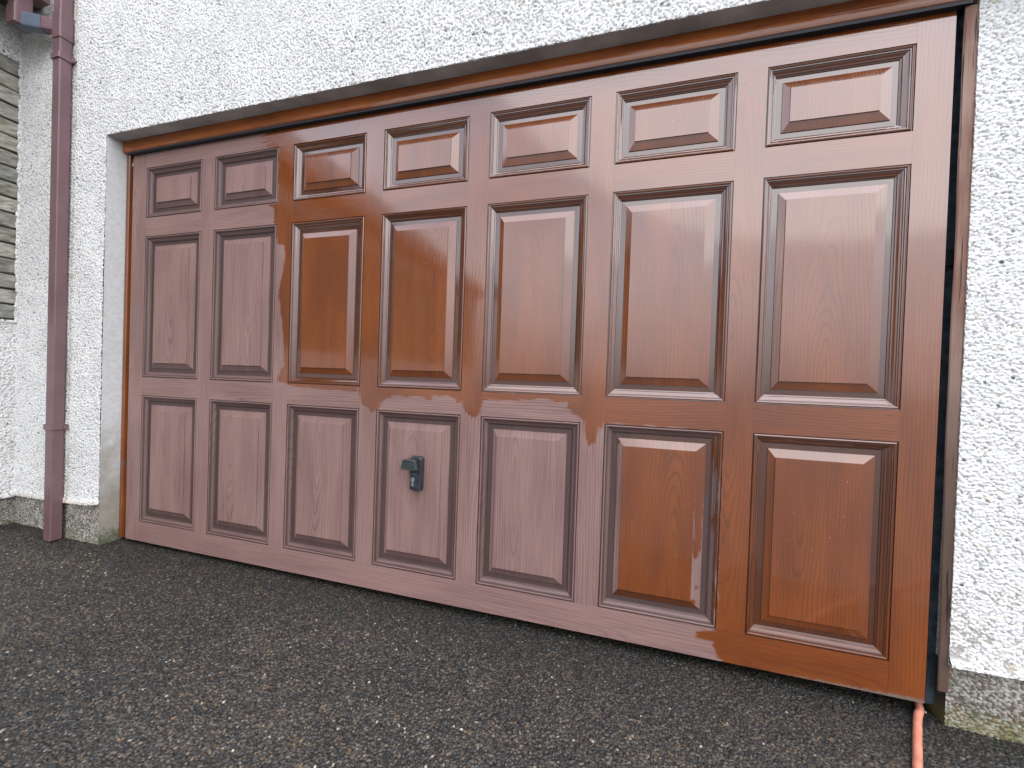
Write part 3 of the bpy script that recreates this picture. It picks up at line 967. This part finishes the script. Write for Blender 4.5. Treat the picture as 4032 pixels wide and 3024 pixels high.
def build_door():
    root = empty('garage_door', (2.04, 0.0, DZ0),
                 'wide brown wooden garage door with raised panels, half freshly stained and half faded pink', 'garage door')
    T = 0.04
    # outer stiles, run full height
    for xa, xb in ((DX0, XS[0]), (XS[-1], DX1)):
        b = MB(wet_xz, plank('v', (xa + xb) / 2, xb - xa, 1.1), dirt_fn)
        b.box(xa, xb, 0.0, T, DZ0, DZ1, 0.025, "fulrt")
        b.build('stile', M_door, root)
    for za, zb in ((ZS[0], DZ1), (DZ0, ZS[5])):
        # on the top rail the new stain was feathered out along the grain
        b = MB(wet_xz if za < 0 else (lambda P: (P[:, 0] - 0.98) * 0.11), plank('h', (za + zb) / 2, zb - za, random.uniform(1, 3)), dirt_fn)
        b.box(XS[0], XS[-1], 0.0004, T, za, zb, 0.012 if za < 0 else 0.02, "fut")
        b.build('rail', M_door, root)
    for c in range(6):
        xa, xb = XS[2 * c + 1], XS[2 * c + 2]
        b = MB(wet_xz, plank('v', (xa + xb) / 2, xb - xa, random.uniform(0.4, 1.6)))
        b.box(xa, xb, 0.0, T, ZS[5], ZS[0], 0.012, "flr")
        b.build('muntin', M_door, root)
    for c in range(7):
        xa, xb = XS[2 * c], XS[2 * c + 1]
        for za, zb in ((ZS[2], ZS[1]), (ZS[4], ZS[3])):
            b = MB(wet_xz, plank('h', (za + zb) / 2, zb - za, random.uniform(xa, xb)))
            b.box(xa, xb, 0.0003, T, za, zb, 0.010, "ftu")
            b.build('cross_rail', M_door, root)
    for c in range(7):
        for r in range(3):
            x0, x1, z1, z0 = XS[2 * c], XS[2 * c + 1], ZS[2 * r], ZS[2 * r + 1]
            special = (c == 5 and r == 2)
            base = 1.0 if (c >= 2 and r < 2) or c == 6 else -1.0
            pw = plank('v', (x0 + x1) / 2, 0.3, (z0 + z1) / 2)
            tx, tz = random.uniform(-0.0025, 0.0025), random.uniform(-0.0015, 0.0015)
            # raised panel
            b = MB(base, pw)
            fz1 = z1 - PANEL[3][2]

            def w_side(side):
                if not special:
                    return base

                def fn(P):
                    x, z = P[:, 0], P[:, 2]
                    flat = (np.minimum.reduce([x - x0, x1 - x, z - z0, z1 - z]) < 0.0624)
                    if side == 'top':
                        return np.where(flat, x - (x0 + 0.125), 1.0)
                    if side == 'bottom':
                        return np.where(flat, -1.0, 0.010)
                    if side == 'left':
                        return np.where(flat, -1.0, z - (fz1 + 0.004) - (x - x0 - 0.062) * 0.9)
                    drip = np.array([(3.38, 0.9), (3.38, 0.62), (3.384, 0.52), (3.392, 0.44), (3.395, 0.37), (3.389, 0.345), (3.391, 0.30),
                                     (3.402, 0.275), (3.414, 0.285), (3.424, 0.32), (3.426, 0.365), (3.428, 0.50), (3.430, 0.60), (3.46, 0.62), (3.46, 0.9)])
                    d1 = poly_sd(drip, x, z)
                    for (sx, sz, rr) in ((3.402, 0.092, 0.011), (3.416, 0.155, 0.008)):
                        d1 = np.maximum(d1, rr - np.hypot((x - sx) * 1.0, z - sz))
                    return np.where(flat, z - 0.56, d1)
                return fn
            for k in range(len(PANEL) - 1):
                A, B = ring_pts(x0, x1, z0, z1, PANEL[k][:4], PANEL[k][4]), ring_pts(x0, x1, z0, z1, PANEL[k + 1][:4], PANEL[k + 1][4])
                for i, side in enumerate(('bottom', 'right', 'top', 'left')):
                    j = (i + 1) % 4
                    # the lower bevels of the dry panels are coloured darker than the rest
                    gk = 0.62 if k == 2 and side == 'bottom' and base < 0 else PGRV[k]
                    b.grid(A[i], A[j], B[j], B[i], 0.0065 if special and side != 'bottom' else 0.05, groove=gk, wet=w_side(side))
            q = ring_pts(x0, x1, z0, z1, PANEL[-1][:4], PANEL[-1][4])
            b.grid(*q, 0.03, wet=1.0 if special else base)
            b.v = [(v[0], v[1] + tx * (v[0] - (x0 + x1) / 2) + tz * (v[2] - (z0 + z1) / 2), v[2]) for v in b.v]
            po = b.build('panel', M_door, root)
            if special:
                po['label'] = 'panel with a freshly stained field inside a dry moulding'
            # moulding round it, mitred
            b = MB(base)
            gh = plank('h', z0, 0.3, (x0 + x1) / 2)
            gvv = plank('v', x0, 0.3, (z0 + z1) / 2)
            for k in range(len(MOULD) - 1):
                (s0, d0), (s1, d1) = MOULD[k], MOULD[k + 1]
                A, B = ring_pts(x0, x1, z0, z1, s0, d0), ring_pts(x0, x1, z0, z1, s1, d1)
                for i, side in enumerate(('bottom', 'right', 'top', 'left')):
                    j = (i + 1) % 4
                    wv = base
                    if special and side == 'right':
                        def wv(P):
                            ss = x1 - P[:, 0]
                            edge = 0.012 + 0.022 * (lump(P[:, 2] * 1.0, P[:, 2] * 0, 81, 9.0) - 0.35) + 0.05 * np.clip((P[:, 2] - 0.62) / 0.15, 0, 1)
                            return (edge - ss) * 0.5
                    size = 0.02 if special and side == 'right' else 0.2
                    gm = 0.5 * (MGRV[k] + MGRV[k + 1])
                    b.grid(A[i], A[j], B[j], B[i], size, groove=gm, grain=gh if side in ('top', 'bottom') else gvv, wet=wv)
            b.build('moulding', M_door, po)

    # lock and handle on the fourth bottom panel
    xa, xb, za, zb = 2.027, 2.092, 0.440, 0.612
    me_v, me_f = [], []

    def rrect(xa, xb, za, zb, r, y, n=5):
        out = []
        for cx, cz, a0 in ((xb - r, za + r, -90), (xb - r, zb - r, 0), (xa + r, zb - r, 90), (xa + r, za + r, 180)):
            for i in range(n + 1):
                an = R_(a0 + 90 * i / n)
                out.append((cx + r * math.cos(an), y, cz + r * math.sin(an)))
        return out

    def loft(rings):
        vs, fs = [], []
        n = len(rings[0])
        for rg in rings:
            vs += rg
        for i in range(len(rings) - 1):
            for k in range(n):
                fs.append((i * n + k, i * n + (k + 1) % n, (i + 1) * n + (k + 1) % n, (i + 1) * n + k))
        fs.append(tuple(range((len(rings) - 1) * n, len(rings) * n)))
        return vs, fs
    vs, fs = loft([rrect(xa - 0.003, xb + 0.003, za - 0.003, zb + 0.003, 0.013, 0.003), rrect(xa - 0.001, xb + 0.001, za - 0.001, zb + 0.001, 0.013, -0.019),
                   rrect(xa + 0.002, xb - 0.002, za + 0.002, zb - 0.002, 0.012, -0.0245), rrect(xa + 0.006, xb - 0.006, za + 0.006, zb - 0.006, 0.010, -0.0255)])
    lock = poly_mesh('lock_handle', vs, fs, M_lock, root)
    # raised lower face that carries the cylinder
    vs, fs = loft([rrect(xa + 0.003, xb - 0.013, za + 0.004, 0.548, 0.003, -0.024), rrect(xa + 0.004, xb - 0.014, za + 0.005, 0.547, 0.003, -0.0285)])
    poly_mesh('escutcheon', vs, fs, M_lock, lock)
    vs, fs = tube([(2.052, -0.02, 0.574), (2.050, -0.052, 0.575)], 0.017, n=20)
    poly_mesh('spindle', vs, fs, M_grip, lock)
    # T-shaped turning grip: a tapered block wider at its lower edge

    def trap(wt, wb, za, zb, r, y, cx, n=4):
        base_ = rrect(-0.5, 0.5, 0.0, 1.0, 0.12, y, n)
        out = []
        for (u, _, w) in base_:
            wd = wb + (wt - wb) * w
            out.append((cx + u * wd, y, za + w * (zb - za)))
        return out
    gx = 2.045
    vs, fs = loft([trap(0.060, 0.080, 0.554, 0.604, 0.01, -0.044, gx), trap(0.070, 0.096, 0.552, 0.606, 0.01, -0.050, gx),
                   trap(0.070, 0.096, 0.552, 0.606, 0.01, -0.068, gx), trap(0.063, 0.087, 0.556, 0.602, 0.01, -0.073, gx),
                   trap(0.055, 0.077, 0.5605, 0.597, 0.01, -0.0715, gx)])
    fs.append(tuple(range(len(vs) // 5 - 1, -1, -1)))
    poly_mesh('grip', vs, fs, M_grip, lock)
    # cylinder (round head with a tail)
    cz = 0.497
    pts = []
    for i in range(25):
        an = R_(-60 + 300 * i / 24)
        pts.append((2.049 + 0.0105 * math.cos(an), cz + 0.0105 * math.sin(an)))
    pts += [(2.049 - 0.0052, cz - 0.034), (2.049 + 0.0052, cz - 0.034)]
    n = len(pts)
    vs = [(x, -0.0275, z) for x, z in pts] + [(x, -0.0315, z) for x, z in pts]
    fs = [(i, (i + 1) % n, n + (i + 1) % n, n + i) for i in range(n)] + [tuple(range(n, 2 * n))]
    cyl = poly_mesh('lock_cylinder', vs, fs, M_cyl, lock)
    b = MB()
    b.box(2.0478, 2.0502, -0.0325, -0.031, cz - 0.006, cz + 0.006)
    b.build('key_slot', M_lab, lock)
    b = MB()
    b.box(2.0315, 2.0715, -0.0295, -0.028, 0.5205, 0.5355)
    lab = b.build('badge', M_lab, lock)
    b = MB()
    b.box(2.0325, 2.0705, -0.0292, -0.028, 0.4475, 0.4575)
    b.build('badge', M_lab, lock)
    cu = bpy.data.curves.new('letters', 'FONT')
    cu.body = "FORT"
    cu.size = 0.0135
    cu.extrude = 0.0003
    cu.align_x = 'CENTER'
    cu.align_y = 'CENTER'
    cu.space_character = 1.1
    tmp = bpy.data.objects.new('letters', cu)
    COL.objects.link(tmp)
    dg = bpy.context.evaluated_depsgraph_get()
    me = bpy.data.meshes.new_from_object(tmp.evaluated_get(dg))
    bpy.data.objects.remove(tmp)
    # the badge sits upside down on the lock
    me.transform(Matrix.Translation((2.0515, -0.0299, 0.528)) @ Matrix.Rotation(R_(180), 4, 'Y') @ Matrix.Rotation(R_(90), 4, 'X'))
    me.materials.clear()
    link('lettering', me, M_let, lock)
    return root


def build_frame():
    root = empty('door_frame', (2.0, 0.0, -0.15),
                 'timber frame around the garage door, orange head and left jamb, cracked bare right jamb', 'door frame')
    # head: board with a rounded lower lip
    g = lambda P: np.stack([P[:, 2] - P[:, 1], P[:, 1] * 0, P[:, 0]], 1)
    b = MB(1.0, g, lambda P: np.clip((2.497 - P[:, 2]) / 0.035, 0, 1) * np.interp(P[:, 0], [-0.2, 0.0, 0.25, 0.7, 1.6, 2.2, 4.3], [0.0, 0.35, 0.55, 0.3, 0.35, 0.95, 1.0]))
    prof = [(-0.012, 2.552), (-0.026, 2.548), (-0.0302, 2.542), (-0.031, 2.505), (-0.033, 2.480), (-0.0325, 2.466), (-0.029, 2.458), (-0.022, 2.4545), (0.03, 2.4545)]
    for (y0, z0), (y1, z1) in zip(prof[:-1], prof[1:]):
        b.grid((-0.181, y1, z1), (4.2515, y1, z1), (4.2515, y0, z0), (-0.181, y0, z0), 0.03)
    for x in (-0.181, 4.2515):
        ys = [p for p in prof]
        for (y0, z0), (y1, z1) in zip(ys[:-1], ys[1:]):
            b.grid((x, 0.03, z0), (x, y0, z0), (x, y1, z1), (x, 0.03, z1), 0.1)
    b.build('head', M_frame, root)
    b = MB()
    b.box(-0.148, 4.235, -0.024, 0.03, 2.4435, 2.4543)  # dark strip added in place of the shadow under the head
    b.build('head_shade_strip', M_lab, root)
    # left jamb: stepped
    gv = lambda P: np.stack([P[:, 0] - P[:, 1], P[:, 1] * 0, P[:, 2]], 1)
    b = MB(1.0, gv, lambda P: 0 * P[:, 0] - 0.4)
    for (x0, y0), (x1, y1) in zip([(-0.183, 0.03), (-0.183, -0.004), (-0.179, -0.0075), (-0.160, -0.008), (-0.154, -0.004), (-0.152, 0.012), (-0.148, 0.016), (-0.126, 0.020)],
                                  [(-0.183, -0.004), (-0.179, -0.0075), (-0.160, -0.008), (-0.154, -0.004), (-0.152, 0.012), (-0.148, 0.016), (-0.126, 0.020), (-0.120, 0.06)]):
        b.grid((x0, y0, -0.128), (x1, y1, -0.128), (x1, y1, 2.456), (x0, y0, 2.456), 0.05)
    b.build('jamb', M_jamb, root)
    b = MB()
    b.box(-0.150, -0.136, 0.004, 0.021, 2.375, 2.400)
    b.build('keep_plate', M_cyl, root)
    # right jamb: bare board
    gv2 = lambda P: np.stack([P[:, 0] * 1.0 - P[:, 1], P[:, 1] * 0, P[:, 2]], 1)
    b = MB(1.0, gv2)
    wob = lambda z: 0.0012 * math.sin(z * 5.1) + 0.0008 * math.sin(z * 13.0)
    zz = np.linspace(-0.068, 2.4435, 40)
    LX = lambda z: float(np.interp(z, [-0.07, 0.4, 1.2, 2.46], [4.235, 4.228, 4.2235, 4.222])) + wob(z)
    for i in range(39):
        a, c = zz[i], zz[i + 1]
        lo, hi = LX(a), LX(c)
        b.grid((lo + 0.028, 0.02, a), (lo, -0.009, a), (hi, -0.009, c), (hi + 0.028, 0.02, c), 0.1)
        b.grid((lo, -0.009, a), (lo + 0.003, -0.012, a), (hi + 0.003, -0.012, c), (hi, -0.009, c), 0.1)
        b.grid((lo + 0.003, -0.012, a), (4.262, -0.0125, a), (4.262, -0.0125, c), (hi + 0.003, -0.012, c), 0.1)
        b.grid((4.262, -0.0125, a), (4.268, -0.008, a), (4.268, -0.008, c), (4.262, -0.0125, c), 0.1)
    b.grid((4.258, 0.02, -0.068), (4.268, 0.02, -0.068), (4.268, -0.008, -0.068), (4.231, -0.009, -0.068), 0.1)
    jo = b.build('jamb', M_weath, root)
    jo['label'] = 'cracked weathered jamb with bare brown grain'
    # steel upright of the door gear, seen in the slot beside the door
    b = MB()
    b.box(4.236, 4.263, 0.045, 0.075, -0.16, 2.46)
    b.build('steel_upright', M_steel, root)
    b = MB()
    b.box(4.214, 4.262, 0.030, 0.044, 1.515, 1.575)
    b.build('roller_bracket', M_lab, root)
    return root


# ------------------------------------------------------------------ rainwater pipes
def build_downpipe():
    root = empty('downpipe', (-0.575, -0.15, -0.15),
                 'square maroon plastic downpipe with a branch, fixed to the white wall left of the door', 'downpipe')

    def sq(name, x0, x1, y0, y1, z0, z1, r, mat, par, top=True):
        vs, fs = [], []
        n = 4
        ring = []
        for cx, cy, a0 in ((x1 - r, y1 - r, 0), (x0 + r, y1 - r, 90), (x0 + r, y0 + r, 180), (x1 - r, y0 + r, 270)):
            for i in range(n + 1):
                an = R_(a0 + 90 * i / n)
                ring.append((cx + r * math.cos(an), cy + r * math.sin(an)))
        k = len(ring)
        zl = [z0, z1]
        for z in zl:
            vs += [(x, y, z) for x, y in ring]
        fs += [(i, (i + 1) % k, k + (i + 1) % k, k + i) for i in range(k)]
        fs += [tuple(range(k - 1, -1, -1)), tuple(range(k, 2 * k))]
        return poly_mesh(name, vs, fs, mat, par)
    x0, x1, y0, y1 = -0.596, -0.522, -0.181, -0.121
    sq('pipe', x0, x1, y0, y1, -0.142, 4.3, 0.007, M_pipe, root)
    sq('socket', x0 - 0.005, x1 + 0.006, y0 - 0.005, y1 + 0.004, 3.165, 3.333, 0.009, M_pipe, root)
    for z in (3.047, 0.612):
        br = sq('bracket', x0 - 0.008, x1 + 0.008, y0 - 0.008, y1 + 0.012, z - 0.017, z + 0.019, 0.009, M_pipe, root)
        b = MB()
        b.box(x1 + 0.006, x1 + 0.032, WY - 0.016, WY - 0.009, z - 0.016, z + 0.018)
        bevelled(b.build('lug', M_pipe, br), 0.002)
        vs, fs = tube([(x1 + 0.016, WY - 0.013, z), (x1 + 0.016, WY - 0.018, z)], 0.006, n=12)
        poly_mesh('screw', vs, fs, M_cyl, br)
    # branch: stub from the gutter, elbow, short run into the socket
    ex, ey, ez = -0.792, -0.232, 3.275
    j = (-0.600, -0.153, 3.262)
    vs, fs = tube([(ex + (j[0] - ex) * t, ey + (j[1] - ey) * t, 3.272 + (j[2] - 3.272) * t) for t in (0.55, 1.0)], 0.040, 0.027, n=24, square=0.8)
    poly_mesh('branch', vs, fs, M_pipe, root)
    vs, fs = tube([(ex + (j[0] - ex) * t, ey + (j[1] - ey) * t, 3.272 + (j[2] - 3.272) * t) for t in (-0.1, 0.25, 0.62)], 0.044, 0.031, n=24, square=0.8)
    poly_mesh('sleeve', vs, fs, M_pipe2, root)
    vs, fs = tube([(ex - 0.012, ey - 0.006, 3.232), (ex - 0.012, ey - 0.006, 3.345)], 0.046, 0.046, n=24, square=0.8)
    poly_mesh('elbow', vs, fs, M_pipe, root)
    vs, fs = tube([(ex - 0.012, ey - 0.006, 3.34), (ex - 0.012, ey - 0.006, 3.455)], 0.041, 0.041, n=24, square=0.8)
    poly_mesh('stub', vs, fs, M_pipe, root)
    return root


def build_gutter():
    # square trough along the eaves of the wing
    prof = [(-0.855, 3.56), (-0.855, 3.455), (-0.735, 3.455), (-0.725, 3.565), (-0.730, 3.565), (-0.739, 3.460), (-0.850, 3.460), (-0.850, 3.56)]
    n = len(prof)
    vs = [(x, -0.135, z) for x, z in prof] + [(x, -9.1, z) for x, z in prof]
    fs = [(i, (i + 1) % n, n + (i + 1) % n, n + i) for i in range(n)]
    fs += [(0, 1, 6, 7), (1, 2, 5, 6), (2, 3, 4, 5)]
    o = poly_mesh('gutter', vs, fs, M_pipe, None)
    tag(o, 'maroon plastic gutter under the dark eaves at the top left corner', 'gutter')
    return o


def build_small():
    gz = lambda x, y: float(ground_z(x, y))
    r = 0.0125
    pts = [(4.27, 0.16), (4.219, 0.045), (4.186, -0.002), (4.158, -0.045), (4.134, -0.085), (4.109, -0.125), (4.086, -0.163), (4.056, -0.213), (4.022, -0.27),
           (3.99, -0.345), (4.00, -0.43), (4.07, -0.54), (4.21, -0.68), (4.45, -0.88), (4.8, -1.15), (5.3, -1.5)]
    path = []
    for i in range(len(pts) - 1):
        for t in np.linspace(0, 1, 5)[:-1]:
            p0, p1, p2, p3 = (np.array(pts[max(0, min(len(pts) - 1, i + o))]) for o in (-1, 0, 1, 2))
            q = 0.5 * ((2 * p1) + (-p0 + p2) * t + (2 * p0 - 5 * p1 + 4 * p2 - p3) * t * t + (-p0 + 3 * p1 - 3 * p2 + p3) * t ** 3)
            path.append((q[0], q[1], gz(q[0], q[1]) + r + 0.001))
    vs, fs = tube(path, r, n=18)
    o = poly_mesh('hose', vs, fs, M_hose, None, True)
    tag(o, 'salmon orange hose running out from under the right end of the garage door', 'hose')

    def chip(name, x, y, s, mat, label, cat, group=None, seed=0):
        rr = random.Random(seed)
        vs, n = [], 7
        for lay, (f, zf) in enumerate(((0.85, -0.1), (1.0, 0.25), (0.7, 0.6))):
            for k in range(n):
                an = 2 * math.pi * k / n + rr.uniform(-0.25, 0.25)
                q = s * f * rr.uniform(0.75, 1.15)
                vs.append((x + q * math.cos(an) * 1.25, y + q * math.sin(an), gz(x, y) + s * zf))
        fs = [(l * n + k, l * n + (k + 1) % n, (l + 1) * n + (k + 1) % n, (l + 1) * n + k) for l in range(2) for k in range(n)]
        fs += [tuple(range(n - 1, -1, -1)), tuple(range(2 * n, 3 * n))]
        o = bevelled(poly_mesh(name, vs, fs, mat, None), s * 0.12, 1)
        return tag(o, label, cat, group)
    chip('brick_chip', 4.286, 0.030, 0.011, M_brick, 'small brick-red stone chip on the ground below the bare right jamb', 'stone chip', seed=1)
    chip('stone_chip', 4.290, 0.008, 0.005, M_chip, 'tiny white chip beside the brick-red one, below the right jamb', 'stone chip', seed=2)
    chip('stone_chip', 4.236, 0.045, 0.0055, M_chip, 'tiny white chip between the hose and the right jamb', 'stone chip', seed=3)


build_driveway()
build_front_wall()
build_wing()
build_door()
build_frame()
build_downpipe()
build_gutter()
build_small()
